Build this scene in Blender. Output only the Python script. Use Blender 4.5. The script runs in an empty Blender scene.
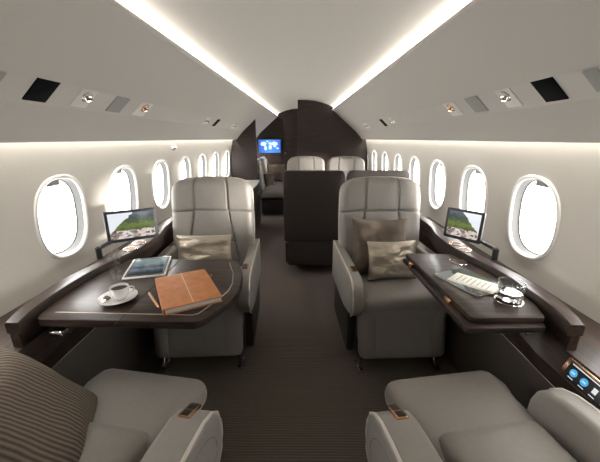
import bpy, bmesh, math, random
from mathutils import Vector, Matrix, noise
R = math.radians
C = bpy.context.scene.collection
random.seed(4)

# ------------------------------------------------------------------ materials
def new_mat(name):
    m = bpy.data.materials.new(name); m.use_nodes = True
    nt = m.node_tree; b = nt.nodes['Principled BSDF']
    return m, nt, b

def mat(name, col, rough=.5, metal=0., noise_amt=0., nscale=20, bump=0., bscale=200, spec=.5, coat=0., sheen=0., stretch=(1,1,1)):
    m, nt, b = new_mat(name)
    b.inputs['Base Color'].default_value = (*col, 1); b.inputs['Roughness'].default_value = rough
    b.inputs['Metallic'].default_value = metal; b.inputs['Specular IOR Level'].default_value = spec
    b.inputs['Coat Weight'].default_value = coat; b.inputs['Coat Roughness'].default_value = .12
    b.inputs['Sheen Weight'].default_value = sheen
    tc = nt.nodes.new('ShaderNodeTexCoord'); mp = nt.nodes.new('ShaderNodeMapping')
    mp.inputs['Scale'].default_value = stretch
    nt.links.new(tc.outputs['Object'], mp.inputs['Vector'])
    if noise_amt:
        n = nt.nodes.new('ShaderNodeTexNoise'); n.inputs['Scale'].default_value = nscale; n.inputs['Detail'].default_value = 5
        r = nt.nodes.new('ShaderNodeValToRGB')
        r.color_ramp.elements[0].position = .3; r.color_ramp.elements[1].position = .7
        r.color_ramp.elements[0].color = (*[c*(1-noise_amt) for c in col], 1)
        r.color_ramp.elements[1].color = (*[min(1, c*(1+noise_amt)) for c in col], 1)
        nt.links.new(mp.outputs['Vector'], n.inputs['Vector']); nt.links.new(n.outputs['Fac'], r.inputs['Fac'])
        nt.links.new(r.outputs['Color'], b.inputs['Base Color'])
    if bump:
        n2 = nt.nodes.new('ShaderNodeTexNoise'); n2.inputs['Scale'].default_value = bscale; n2.inputs['Detail'].default_value = 3
        bp = nt.nodes.new('ShaderNodeBump'); bp.inputs['Strength'].default_value = bump; bp.inputs['Distance'].default_value = .002
        nt.links.new(mp.outputs['Vector'], n2.inputs['Vector'])
        nt.links.new(n2.outputs['Fac'], bp.inputs['Height']); nt.links.new(bp.outputs['Normal'], b.inputs['Normal'])
    return m

def stripe_mat(name, col, dark, axis, period, rough=.9, strength=.6, sharp=False):
    """ribbed textile: ribs run across the given object axis"""
    m, nt, b = new_mat(name); b.inputs['Roughness'].default_value = rough
    b.inputs['Specular IOR Level'].default_value = .2
    tc = nt.nodes.new('ShaderNodeTexCoord'); sp = nt.nodes.new('ShaderNodeSeparateXYZ')
    nt.links.new(tc.outputs['Object'], sp.inputs[0])
    nz = nt.nodes.new('ShaderNodeTexNoise'); nz.inputs['Scale'].default_value = 30
    nt.links.new(tc.outputs['Object'], nz.inputs['Vector'])
    mu = nt.nodes.new('ShaderNodeMath'); mu.operation = 'MULTIPLY'; mu.inputs[1].default_value = 2*math.pi/period
    nt.links.new(sp.outputs[axis], mu.inputs[0])
    ad = nt.nodes.new('ShaderNodeMath'); ad.operation = 'MULTIPLY_ADD'; ad.inputs[1].default_value = .9
    nt.links.new(nz.outputs['Fac'], ad.inputs[0]); nt.links.new(mu.outputs[0], ad.inputs[2])
    si = nt.nodes.new('ShaderNodeMath'); si.operation = 'SINE'; nt.links.new(ad.outputs[0], si.inputs[0])
    mr = nt.nodes.new('ShaderNodeMapRange'); mr.inputs[1].default_value = -1; mr.inputs[2].default_value = 1
    nt.links.new(si.outputs[0], mr.inputs[0])
    n3 = nt.nodes.new('ShaderNodeTexNoise'); n3.inputs['Scale'].default_value = 400; n3.inputs['Detail'].default_value = 4
    nt.links.new(tc.outputs['Object'], n3.inputs['Vector'])
    a2 = nt.nodes.new('ShaderNodeMath'); a2.operation = 'MULTIPLY_ADD'; a2.inputs[1].default_value = .8; 
    nt.links.new(n3.outputs['Fac'], a2.inputs[0]); nt.links.new(mr.outputs[0], a2.inputs[2])
    mx = nt.nodes.new('ShaderNodeMapRange'); mx.inputs[1].default_value = .2; mx.inputs[2].default_value = 1.5
    nt.links.new(a2.outputs[0], mx.inputs[0])
    cm = nt.nodes.new('ShaderNodeMix'); cm.data_type = 'RGBA'
    cm.inputs[6].default_value = (*dark, 1); cm.inputs[7].default_value = (*col, 1)
    nt.links.new(mx.outputs[0], cm.inputs[0]); nt.links.new(cm.outputs[2], b.inputs['Base Color'])
    bp = nt.nodes.new('ShaderNodeBump'); bp.inputs['Strength'].default_value = strength; bp.inputs['Distance'].default_value = .003
    nt.links.new(a2.outputs[0], bp.inputs['Height']); nt.links.new(bp.outputs['Normal'], b.inputs['Normal'])
    return m

def wood_mat(name, c1, c2, stretch, rough=.3, coat=.25, nscale=1.0):
    m, nt, b = new_mat(name); b.inputs['Roughness'].default_value = rough
    b.inputs['Coat Weight'].default_value = coat; b.inputs['Coat Roughness'].default_value = .15
    b.inputs['Specular IOR Level'].default_value = .3
    tc = nt.nodes.new('ShaderNodeTexCoord'); mp = nt.nodes.new('ShaderNodeMapping')
    mp.inputs['Scale'].default_value = stretch; nt.links.new(tc.outputs['Object'], mp.inputs['Vector'])
    n = nt.nodes.new('ShaderNodeTexNoise'); n.inputs['Scale'].default_value = nscale; n.inputs['Detail'].default_value = 6
    n.inputs['Roughness'].default_value = .65; n.inputs['Distortion'].default_value = .3
    nt.links.new(mp.outputs['Vector'], n.inputs['Vector'])
    r = nt.nodes.new('ShaderNodeValToRGB'); r.color_ramp.elements[0].position = .35; r.color_ramp.elements[1].position = .68
    r.color_ramp.elements[0].color = (*c1, 1); r.color_ramp.elements[1].color = (*c2, 1)
    nt.links.new(n.outputs['Fac'], r.inputs['Fac']); nt.links.new(r.outputs['Color'], b.inputs['Base Color'])
    bp = nt.nodes.new('ShaderNodeBump'); bp.inputs['Strength'].default_value = .12; bp.inputs['Distance'].default_value = .001
    nt.links.new(n.outputs['Fac'], bp.inputs['Height']); nt.links.new(bp.outputs['Normal'], b.inputs['Normal'])
    return m

def emit_mat(name, col, s):
    m = bpy.data.materials.new(name); m.use_nodes = True; nt = m.node_tree; nt.nodes.clear()
    e = nt.nodes.new('ShaderNodeEmission'); e.inputs[0].default_value = (*col, 1); e.inputs[1].default_value = s
    o = nt.nodes.new('ShaderNodeOutputMaterial'); nt.links.new(e.outputs[0], o.inputs[0]); return m

class NB:
    """tiny node-graph builder for the pictures on the screens"""
    def __init__(s, name):
        s.m = bpy.data.materials.new(name); s.m.use_nodes = True; s.nt = s.m.node_tree; s.nt.nodes.clear()
        tc = s.nt.nodes.new('ShaderNodeTexCoord'); sp = s.nt.nodes.new('ShaderNodeSeparateXYZ')
        s.nt.links.new(tc.outputs['UV'], sp.inputs[0]); s.uv = tc.outputs['UV']; s.u = sp.outputs[0]; s.v = sp.outputs[1]
    def math(s, op, a, b=0., c=None):
        n = s.nt.nodes.new('ShaderNodeMath'); n.operation = op
        for i, x in enumerate((a, b) if c is None else (a, b, c)):
            if isinstance(x, (int, float)): n.inputs[i].default_value = x
            else: s.nt.links.new(x, n.inputs[i])
        return n.outputs[0]
    def noise(s, scale, detail=3, stretch=(1,1,1)):
        mp = s.nt.nodes.new('ShaderNodeMapping'); mp.inputs['Scale'].default_value = stretch
        s.nt.links.new(s.uv, mp.inputs[0])
        n = s.nt.nodes.new('ShaderNodeTexNoise'); n.inputs['Scale'].default_value = scale; n.inputs['Detail'].default_value = detail
        s.nt.links.new(mp.outputs[0], n.inputs['Vector']); return n.outputs['Fac']
    def ramp(s, f, stops):
        r = s.nt.nodes.new('ShaderNodeValToRGB'); cr = r.color_ramp
        while len(cr.elements) < len(stops): cr.elements.new(.5)
        for e, (p, c) in zip(cr.elements, stops): e.position = p; e.color = (*c, 1)
        s.nt.links.new(f, r.inputs[0]); return r.outputs[0]
    def mix(s, f, a, b):
        n = s.nt.nodes.new('ShaderNodeMix'); n.data_type = 'RGBA'
        for i, x in ((0, f), (6, a), (7, b)):
            if isinstance(x, tuple): n.inputs[i].default_value = (*x, 1)
            elif isinstance(x, (int, float)): n.inputs[i].default_value = x
            else: s.nt.links.new(x, n.inputs[i])
        return n.outputs[2]
    def done(s, col, emit=1., gloss=True):
        b = s.nt.nodes.new('ShaderNodeBsdfPrincipled'); o = s.nt.nodes.new('ShaderNodeOutputMaterial')
        b.inputs['Roughness'].default_value = .12 if gloss else .4
        if emit:
            b.inputs['Base Color'].default_value = (.01, .01, .01, 1)
            s.nt.links.new(col, b.inputs['Emission Color']); b.inputs['Emission Strength'].default_value = emit
        else: s.nt.links.new(col, b.inputs['Base Color'])
        s.nt.links.new(b.outputs[0], o.inputs[0]); return s.m

def landscape(name, flip=False, emit=.9, tint=None):
    g = NB(name)
    u = g.math('SUBTRACT', 1., g.u) if flip else g.u
    ridge = g.math('ADD', g.math('MULTIPLY', u, 1.35), g.math('MULTIPLY', g.noise(7, 4), .25))
    ridge = g.math('ADD', ridge, .12)
    sky = g.math('GREATER_THAN', g.v, ridge)
    d = g.math('ADD', g.v, g.math('MULTIPLY', g.math('SUBTRACT', g.noise(9, 6), .5), .5))
    land = g.ramp(d, [(.3, (.09, .12, .03)), (.5, (.17, .23, .06)), (.66, (.08, .11, .05)), (.8, (.05, .07, .08)), (1., (.12, .14, .17))])
    vo = g.nt.nodes.new('ShaderNodeTexVoronoi'); vo.inputs['Scale'].default_value = 14
    g.nt.links.new(g.uv, vo.inputs['Vector'])
    rocks = g.ramp(vo.outputs['Color'], [(0., (.03, .03, .03)), (.35, (.25, .2, .17)), (.6, (.75, .6, .52)), (1., (.8, .8, .85))])
    rk = g.math('LESS_THAN', g.math('ADD', g.v, g.math('MULTIPLY', g.noise(6, 3), .2)), .42)
    col = g.mix(rk, land, rocks); col = g.mix(sky, col, (.92, .95, 1.0))
    if tint: col = g.mix(.72, col, tint)
    return g.done(col, emit)

M = {}
M['ceiling'] = mat('ceiling_lining', (.60, .57, .525), .75, noise_amt=.02, nscale=300, bump=.05, bscale=600)
M['bin'] = mat('overhead_lining', (.56, .535, .495), .7, noise_amt=.02, nscale=300, bump=.05, bscale=600)
M['wall'] = mat('sidewall_leather', (.66, .63, .58), .6, noise_amt=.02, nscale=200, bump=.05, bscale=500)
M['frame'] = mat('window_frame_plastic', (.75, .74, .71), .4)
M['reveal'] = mat('reveal_grey', (.095, .095, .092), .6)
M['shade'] = mat('shade_grey', (.45, .45, .44), .4)
M['leather'] = mat('seat_leather', (.285, .266, .246), .42, noise_amt=.03, nscale=60, bump=.25, bscale=350, sheen=.1)
M['leather_light'] = mat('seat_piping_leather', (.62, .58, .53), .45)
M['seam'] = mat('seam_thread', (.10, .09, .08), .8)
M['wood_long'] = wood_mat('dark_wood_lengthwise', (.014, .009, .0075), (.062, .040, .031), (45, 3, 45), .42, .12)
M['wood_table'] = wood_mat('dark_wood_table', (.016, .010, .008), (.062, .040, .031), (3, 45, 45), .42, .12)
M['wood_wall'] = wood_mat('dark_wood_bulkhead', (.018, .012, .010), (.040, .026, .022), (3, 3, 60), .5, .05)
M['dado'] = mat('dado_fabric', (.085, .072, .062), .85, noise_amt=.25, nscale=500, bump=.4, bscale=700)
M['dark'] = mat('dark_shell', (.02, .018, .017), .5)
M['shell'] = mat('seat_shell_brown', (.040, .031, .028), .5, noise_amt=.1, nscale=300)
M['carpet'] = stripe_mat('ribbed_carpet', (.185, .156, .137), (.105, .088, .077), 1, .013, strength=.7)
M['chrome'] = mat('chrome', (.75, .73, .70), .15, 1.)
M['copper'] = mat('copper', (.72, .42, .26), .25, 1.)
M['copper_dish'] = mat('copper_dish', (.50, .30, .19), .6, .6)
M['trim'] = mat('satin_trim_line', (.42, .37, .32), .35, .8)
M['black'] = mat('black_plastic', (.015, .015, .017), .35)
M['slate'] = mat('slate_plastic', (.025, .028, .035), .35)
M['white'] = mat('glazed_ceramic', (.85, .85, .85), .12, coat=.5)
M['coffee'] = mat('coffee', (.03, .012, .005), .08)
M['pages'] = stripe_mat('paper_pages', (.75, .75, .74), (.5, .5, .5), 2, .003, .8, .2)
M['orange'] = mat('orange_leather', (.56, .215, .07), .42, noise_amt=.16, nscale=25, bump=.4, bscale=220)
M['stitch'] = mat('cream_stitch', (.85, .65, .42), .6)
M['pen'] = mat('orange_pen', (.62, .28, .10), .35, noise_amt=.05)
M['silk'] = mat('crinkled_silk', (.46, .40, .32), .22, .35, noise_amt=.12, nscale=8, bump=.2, bscale=60, sheen=.4, stretch=(1, 1, 3))
M['suede'] = mat('brown_suede', (.125, .096, .072), .8, noise_amt=.35, nscale=14, bump=.3, bscale=150, sheen=.1)
M['cord'] = stripe_mat('corduroy', (.24, .195, .155), (.06, .047, .038), 2, .0125, .85, 1.)
M['matte_black'] = mat('matte_black', (.008, .008, .009), .9, spec=.08)
M['grille'] = mat('grey_grille', (.33, .33, .31), .7, noise_amt=.2, nscale=600)
M['recess'] = mat('recess_panel', (.72, .70, .66), .45)
M['paper'] = mat('cream_paper', (.82, .80, .73), .6, noise_amt=.08, nscale=40)
M['counter'] = mat('white_stone', (.75, .75, .74), .25, noise_amt=.05)
M['strip'] = emit_mat('led_strip', (1, .95, .87), 22.)
M['cove'] = emit_mat('led_cove', (1, .96, .89), 50.)
M['spot'] = emit_mat('lit_lens', (1, .93, .8), 6.)
M['screen_left'] = landscape('landscape_picture')
M['screen_right'] = landscape('landscape_picture_mirrored', True)
M['magazine'] = landscape('magazine_cover', emit=0, tint=(.05, .07, .07))

# tablet: blue-grey picture, brighter sky at the top
g = NB('tablet_picture')
d = g.math('ADD', g.v, g.math('MULTIPLY', g.noise(5, 5, (1, 2, 1)), .35))
col = g.ramp(d, [(.15, (.01, .012, .02)), (.32, (.03, .05, .09)), (.48, (.12, .2, .32)), (.62, (.03, .06, .08)), (.8, (.25, .36, .38)), (1., (.35, .48, .5))])
M['tablet'] = g.done(col, .55)
# world map on the bulkhead screen
g = NB('map_picture')
land = None
for cx_, cy_, ax_, ay_ in ((.22, .68, .13, .15), (.31, .36, .06, .17), (.40, .86, .05, .06), (.52, .44, .075, .17), (.52, .72, .07, .09), (.70, .70, .17, .14), (.74, .52, .06, .10), (.86, .34, .06, .06)):
    e_ = g.math('ADD', g.math('POWER', g.math('DIVIDE', g.math('ABSOLUTE', g.math('SUBTRACT', g.u, cx_)), ax_), 2.), g.math('POWER', g.math('DIVIDE', g.math('ABSOLUTE', g.math('SUBTRACT', g.v, cy_)), ay_), 2.))
    i_ = g.math('LESS_THAN', g.math('ADD', e_, g.math('MULTIPLY', g.math('SUBTRACT', g.noise(12, 4), .5), 2.6)), 1.)
    land = i_ if land is None else g.math('MAXIMUM', land, i_)
edge = g.math('MULTIPLY', g.math('GREATER_THAN', g.v, .18), g.math('LESS_THAN', g.v, .92))
glow = g.ramp(g.u, [(0., (.03, .12, .55)), (.5, (.10, .35, .95)), (1., (.03, .12, .6))])
col = g.mix(g.math('MULTIPLY', land, edge), glow, (.75, .88, 1.))
M['map'] = g.done(col, 1.3)
M['icon_blue'] = emit_mat('icon_blue', (.08, .42, .75), 1.); M['icon_white'] = emit_mat('icon_white', (.85, .88, .9), .9)
M['icon_cloud'] = emit_mat('icon_cloud', (.45, .7, .95), 1.)

def glass_pane():
    m = bpy.data.materials.new('window_glass'); m.use_nodes = True; nt = m.node_tree; nt.nodes.clear()
    t = nt.nodes.new('ShaderNodeBsdfTransparent'); gl = nt.nodes.new('ShaderNodeBsdfGlossy'); gl.inputs['Roughness'].default_value = .03
    mx = nt.nodes.new('ShaderNodeMixShader'); mx.inputs[0].default_value = .05
    o = nt.nodes.new('ShaderNodeOutputMaterial')
    nt.links.new(t.outputs[0], mx.inputs[1]); nt.links.new(gl.outputs[0], mx.inputs[2]); nt.links.new(mx.outputs[0], o.inputs[0]); return m
M['pane'] = glass_pane()
def clear_glass():
    m, nt, b = new_mat('clear_glass'); b.inputs['Transmission Weight'].default_value = 1; b.inputs['Roughness'].default_value = .01
    b.inputs['IOR'].default_value = 1.45; b.inputs['Base Color'].default_value = (.97, .98, .98, 1); return m
M['glass'] = clear_glass()
def steam_mat():
    m = bpy.data.materials.new('steam'); m.use_nodes = True; nt = m.node_tree; nt.nodes.clear()
    v = nt.nodes.new('ShaderNodeVolumePrincipled'); o = nt.nodes.new('ShaderNodeOutputMaterial')
    v.inputs['Color'].default_value = (.95, .95, .95, 1)
    tc = nt.nodes.new('ShaderNodeTexCoord'); n = nt.nodes.new('ShaderNodeTexNoise'); n.inputs['Scale'].default_value = 28; n.inputs['Distortion'].default_value = 2.
    r = nt.nodes.new('ShaderNodeMapRange'); r.inputs[1].default_value = .48; r.inputs[2].default_value = .72; r.inputs[4].default_value = 18.
    nt.links.new(tc.outputs['Object'], n.inputs['Vector']); nt.links.new(n.outputs['Fac'], r.inputs[0])
    nt.links.new(r.outputs[0], v.inputs['Density']); nt.links.new(v.outputs[0], o.inputs['Volume']); return m
M['steam'] = steam_mat()

# ------------------------------------------------------------------ mesh helpers
def obj(name, bm, m, parent=None, loc=(0,0,0), rot=(0,0,0), smooth=True, ang=40):
    me = bpy.data.meshes.new(name); bm.normal_update(); bm.to_mesh(me); bm.free()
    o = bpy.data.objects.new(name, me); C.objects.link(o)
    for mm in (m if isinstance(m, (list, tuple)) else [m]): me.materials.append(M[mm])
    if smooth:
        for p in me.polygons: p.use_smooth = True
        try: me.set_sharp_from_angle(angle=R(ang))
        except Exception: pass
    o.location = loc; o.rotation_euler = rot
    if parent: o.parent = parent
    return o
def tag(o, label, cat, group=None):
    o['label'] = label; o['category'] = cat
    if group: o['group'] = group
    return o
def thing(name, label, cat, loc=(0,0,0), rot=(0,0,0), group=None):
    o = bpy.data.objects.new(name, None); C.objects.link(o); o.empty_display_size = .05
    o.location = loc; o.rotation_euler = rot
    return tag(o, label, cat, group)
def struct(name, bm, m, parent=None, **k):
    o = obj(name, bm, m, parent, **k)
    if parent is None: o['kind'] = 'structure'
    return o
KIDS = {}
def copy_tree(o, parent=None):
    c = o.copy(); C.objects.link(c)
    if parent: c.parent = parent
    for ch in [x for x in list(bpy.data.objects) if x.parent is o]: copy_tree(ch, c)
    return c

def box(bm, cx, cy, cz, sx, sy, sz, bev=0., seg=2, rot=None):
    b = bmesh.new(); bmesh.ops.create_cube(b, size=1)
    bmesh.ops.scale(b, vec=(sx, sy, sz), verts=b.verts)
    if bev: bmesh.ops.bevel(b, geom=list(b.edges), offset=bev, segments=seg, profile=.5, affect='EDGES')
    if rot: bmesh.ops.rotate(b, matrix=rot, verts=b.verts)
    bmesh.ops.translate(b, vec=(cx, cy, cz), verts=b.verts); merge(bm, b); return bm
def merge(bm, b):
    me = bpy.data.meshes.new('tmp'); b.to_mesh(me); b.free(); bm.from_mesh(me); bpy.data.meshes.remove(me)
def B(*a, **k):
    return box(bmesh.new(), *a, **k)

def soft(sx, sy, sz, r, n=(18, 18, 18), f=None):
    """rounded box with a dense grid; f(x,y,z) -> new point"""
    bm = bmesh.new(); h = (sx/2, sy/2, sz/2); cache = {}
    def vert(p):
        k = tuple(round(c, 6) for c in p)
        if k in cache: return cache[k]
        q = Vector(p); inn = Vector([max(-(h[i]-r), min(h[i]-r, q[i])) for i in range(3)]); d = q-inn
        if d.length > 1e-9: q = inn + d.normalized()*r
        if f: q = Vector(f(*q))
        cache[k] = bm.verts.new(q); return cache[k]
    for ax in range(3):
        a, b_ = [(1, 2), (2, 0), (0, 1)][ax]
        for s in (-1, 1):
            for i in range(n[a]):
                for j in range(n[b_]):
                    ps = []
                    for di, dj in ((0,0), (1,0), (1,1), (0,1)):
                        p = [0,0,0]; p[ax] = s*h[ax]; p[a] = -h[a]+2*h[a]*(i+di)/n[a]; p[b_] = -h[b_]+2*h[b_]*(j+dj)/n[b_]
                        ps.append(vert(p))
                    if s < 0: ps.reverse()
                    try: bm.faces.new(ps)
                    except ValueError: pass
    return bm

def lathe(pts, n=32, bm=None, z0=0):
    bm = bm or bmesh.new(); rings = []
    for r, z in pts:
        if r < 1e-6: rings.append([bm.verts.new((0, 0, z+z0))])
        else: rings.append([bm.verts.new((r*math.cos(2*math.pi*k/n), r*math.sin(2*math.pi*k/n), z+z0)) for k in range(n)])
    for a, b in zip(rings, rings[1:]):
        for k in range(n):
            q = [a[k % len(a)], a[(k+1) % len(a)], b[(k+1) % len(b)], b[k % len(b)]]
            u = []
            for v in q:
                if v not in u: u.append(v)
            if len(u) > 2: bm.faces.new(u)
    bmesh.ops.recalc_face_normals(bm, faces=bm.faces); return bm

def tube(pts, r, n=8, bm=None, closed=False):
    bm = bm or bmesh.new(); pts = [Vector(p) for p in pts]; N = len(pts); rings = []
    for i, p in enumerate(pts):
        if closed: t = pts[(i+1) % N]-pts[i-1]
        else: t = pts[min(i+1, N-1)]-pts[max(i-1, 0)]
        t.normalize(); up = Vector((0, 0, 1)) if abs(t.z) < .9 else Vector((1, 0, 0))
        a = t.cross(up).normalized(); b = t.cross(a)
        rr = r[i] if isinstance(r, (list, tuple)) else r
        rings.append([bm.verts.new(p + (a*math.cos(2*math.pi*k/n) + b*math.sin(2*math.pi*k/n))*rr) for k in range(n)])
    for i in range(N if closed else N-1):
        a, b = rings[i], rings[(i+1) % N]
        for k in range(n): bm.faces.new((a[k], a[(k+1) % n], b[(k+1) % n], b[k]))
    if not closed: bm.faces.new(rings[0]); bm.faces.new(rings[-1][::-1])
    bmesh.ops.recalc_face_normals(bm, faces=bm.faces); return bm

def prism(poly, axis, a0, a1, bev=0., seg=3, bm=None):
    """closed polygon in the two other axes, extruded along axis"""
    b = bmesh.new()
    def P(u, v, w): return {'x': (w, u, v), 'y': (u, w, v), 'z': (u, v, w)}[axis]
    A = [b.verts.new(P(u, v, a0)) for u, v in poly]; D = [b.verts.new(P(u, v, a1)) for u, v in poly]
    f1 = b.faces.new(A); f2 = b.faces.new(D[::-1]); n = len(poly)
    for i in range(n): b.faces.new((A[i], A[(i+1) % n], D[(i+1) % n], D[i]))
    bmesh.ops.recalc_face_normals(b, faces=b.faces)
    if bev:
        es = list(set(list(f1.edges)+list(f2.edges)))
        bmesh.ops.bevel(b, geom=es, offset=bev, segments=seg, profile=.5, affect='EDGES')
    if bm: merge(bm, b); return bm
    return b

def sweep(secs, mirror=1, bm=None, cap=True):
    """closed cross sections [(y, [(x,z)..])] lofted along y"""
    b = bm or bmesh.new(); rings = [[b.verts.new((mirror*x, y, z)) for x, z in ps] for y, ps in secs]
    n = len(rings[0])
    for A, D in zip(rings, rings[1:]):
        for i in range(n): b.faces.new((A[i], A[(i+1) % n], D[(i+1) % n], D[i]))
    if cap: b.faces.new(rings[0]); b.faces.new(rings[-1][::-1])
    bmesh.ops.recalc_face_normals(b, faces=b.faces); return b

def quad_uv(w, h, m_name, name, parent, loc=(0,0,0), rot=(0,0,0), t=.001):
    """picture panel in local XZ facing -Y, with its own thickness"""
    bm = bmesh.new(); uvl = bm.loops.layers.uv.new('UVMap')
    box(bm, 0, 0, 0, w, t, h)
    uvl = bm.loops.layers.uv.verify()
    for f in bm.faces:
        for l in f.loops: l[uvl].uv = (l.vert.co.x/w+.5, l.vert.co.z/h+.5)
    return obj(name, bm, m_name, parent, loc, rot, smooth=False)

def pillow_mesh(w, h, t, n=26, crinkle=0., seed=0., cs=14, aniso=(1,1)):
    bm = bmesh.new(); G = {}
    for s in (-1, 1):
        for i in range(n+1):
            for j in range(n+1):
                u = -1+2*i/n; v = -1+2*j/n; edge = i in (0, n) or j in (0, n)
                if edge and s == 1: G[s, i, j] = G[-1, i, j]; continue
                x = w/2*u*(.93+.07*v*v); z = h/2*v*(.93+.07*u*u)
                th = t/2*((1-u**4)*(1-v**4))**.55
                y = s*th
                if crinkle and not edge:
                    p = Vector((x*cs*aniso[0], seed+s*3, z*cs*aniso[1]))
                    k = (1-u**6)*(1-v**6)
                    y += s*crinkle*k*(noise.noise(p) + .5*abs(noise.noise(p*2.1)))
                G[s, i, j] = bm.verts.new((x, y, z))
    for s in (-1, 1):
        for i in range(n):
            for j in range(n):
                q = [G[s,i,j], G[s,i+1,j], G[s,i+1,j+1], G[s,i,j+1]]
                if s > 0: q.reverse()
                bm.faces.new(q)
    bmesh.ops.recalc_face_normals(bm, faces=bm.faces); return bm

# ------------------------------------------------------------------ cabin shell
def s(Y): return 1. if Y < 4 else 1-.03*(Y-4)
def wx(z): return 1.172-.27*(z-.82)**2
def sx(Y): return max(.46, .60-.023*(Y-1.1))
Y0, Y1 = -1.30, 6.90
W0, WS = 1.510, .563                      # first window in view, window pitch
YS = [Y0+(Y1-Y0)*i/30 for i in range(31)]
ZT = 1.352

def loft_open(curve, flip=False):
    bm = bmesh.new(); rings = [[bm.verts.new((x, y, z)) for x, z in curve(y)] for y in YS]
    for A, D in zip(rings, rings[1:]):
        for i in range(len(A)-1):
            q = (A[i], A[i+1], D[i+1], D[i]); bm.faces.new(q[::-1] if flip else q)
    return bm

struct('floor', B(0, (Y0+Y1)/2, -.02, 2.1, Y1-Y0+.1, .04), 'carpet', smooth=False)
# ceiling: shallow vault between the two light strips
def ceil_curve(y):
    a = sx(y)+.036; pts = []
    for k in range(41):
        u = -1+2*k/40; pts.append((a*u, 1.905 - .118*abs(u)**2.3))
    return pts
bm = loft_open(ceil_curve, True)
struct('ceiling', bm, 'ceiling')

def oval(ang, a, b, n=2.5):
    c, s_ = math.cos(ang), math.sin(ang)
    return a*math.copysign(abs(c)**(2/n), c), b*math.copysign(abs(s_)**(2/n), s_)
ZC = .944; WA, WB = .161, .197

def side_wall(side, name):
    bm = bmesh.new()
    def V(y, z): return (side*wx(z)*s(y), y, z)
    zlo = .56
    # window band, one cell per window, same samples on shared borders
    k0 = -4; ncell = 14; cells = []
    NA = 56
    for k in range(k0, k0+ncell):
        yc = W0+WS*k; hw = WS/2; angs = []
        per = []
        # border samples: 14 per side
        nb = NA//4
        for i in range(nb): per.append((hw, -1+2*i/nb))
        border = []
        up, dn = ZT-ZC, zlo-ZC
        for i in range(nb): border.append((hw, dn+(up-dn)*i/nb))
        for i in range(nb): border.append((hw-2*hw*i/nb, up))
        for i in range(nb): border.append((-hw, up+(dn-up)*i/nb))
        for i in range(nb): border.append((-hw+2*hw*i/nb, dn))
        rings = []; NR = 9
        for r in range(NR+1):
            t = r/NR; ring = []
            for i, (by, bz) in enumerate(border):
                a = -math.pi/4 + 2*math.pi*i/NA - 0.0
                a = math.atan2(bz/.39, by/.28)
                oy, oz = oval(a, WA, WB)
                ring.append(bm.verts.new(V(yc+oy+(by-oy)*t, ZC+oz+(bz-oz)*t)))
            rings.append(ring)
        for A, D in zip(rings, rings[1:]):
            for i in range(NA):
                q = (A[i], A[(i+1) % NA], D[(i+1) % NA], D[i]); bm.faces.new(q)
    ya, yb = W0+WS*k0-WS/2, W0+WS*(k0+ncell-1)+WS/2
    # lower wall
    zs = [0-.02+ (zlo+.02)*i/8 for i in range(9)]; ny = ncell*14
    rows = [[bm.verts.new(V(ya+(yb-ya)*j/ny, z)) for j in range(ny+1)] for z in zs]
    for A, D in zip(rows, rows[1:]):
        for j in range(ny): bm.faces.new((A[j], A[j+1], D[j+1], D[j]))
    bmesh.ops.remove_doubles(bm, verts=bm.verts, dist=.0004)
    bmesh.ops.recalc_face_normals(bm, faces=bm.faces)
    struct(name, bm, 'wall', ang=60)
side_wall(-1, 'wall_left'); side_wall(1, 'wall_right')

# windows: one built, the rest copied
def build_window(side, shut=False):
    root = bpy.data.objects.new('window_1', None); C.objects.link(root); root['kind'] = 'structure'
    n = 56
    def ring(bm, a, b, dx, follow=True):
        vs = []
        for i in range(n):
            y, z = oval(2*math.pi*i/n, a, b)
            x = (wx(ZC+z)-wx(ZC))*(1 if follow else .6)+dx
            vs.append(bm.verts.new((side*x, y, z)))
        return vs
    def skin(bm, rs):
        for A, D in zip(rs, rs[1:]):
            for i in range(n): bm.faces.new((A[i], A[(i+1) % n], D[(i+1) % n], D[i]))
        bmesh.ops.recalc_face_normals(bm, faces=bm.faces); return bm
    bm = bmesh.new()
    skin(bm, [ring(bm, WA+.012, WB+.012, .004), ring(bm, WA+.010, WB+.010, -.008), ring(bm, WA+.002, WB+.002, -.011), ring(bm, WA-.006, WB-.006, -.006), ring(bm, WA-.009, WB-.009, .004)])
    obj('window_frame', bm, 'frame', root)
    bm = bmesh.new()
    skin(bm, [ring(bm, WA-.008, WB-.008, .002), ring(bm, WA-.009, WB-.010, .02), ring(bm, WA-.011, WB-.012, .038), ring(bm, WA-.016, WB-.017, .042)])
    obj('window_reveal', bm, 'reveal', root)
    bm = bmesh.new(); skin(bm, [ring(bm, WA-.004, WB-.004, .046), ring(bm, WA-.016, WB-.017, .042)])
    obj('window_gasket', bm, 'shade', root)
    bm = bmesh.new(); a = ring(bm, WA-.012, WB-.012, .045); bm.faces.new(a)
    obj('glass_pane', bm, 'pane', root, smooth=False)
    bm = B(side*.018, 0, WB-.030, .012, .085, .028, .005)
    h = obj('shade_handle', bm, 'shade', root)
    if shut:
        bm = bmesh.new(); bm.faces.new(ring(bm, WA-.011, WB-.012, .030)); bm.faces.new(ring(bm, WA-.011, WB-.012, .034)[::-1])
        obj('light_block_shade', bm, 'frame', root, smooth=False)  # added panel that blocks daylight, out of view
    return root
SHUT = -1                                # unseen windows behind the camera get added shades to keep the foreground dark
for side in (-1, 1):
    base = None
    for k in range(-3, 9):
        y = W0+WS*k
        if k < SHUT: w = build_window(side, True)
        elif base is None: base = build_window(side); w = base
        else: w = copy_tree(base)
        w.location = (side*wx(ZC)*s(y), y, ZC)
# name windows 1..n
for i, w in enumerate([o for o in C.objects if o.name.startswith('window_1')]): w.name = 'window_%d' % (i+1)

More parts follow.
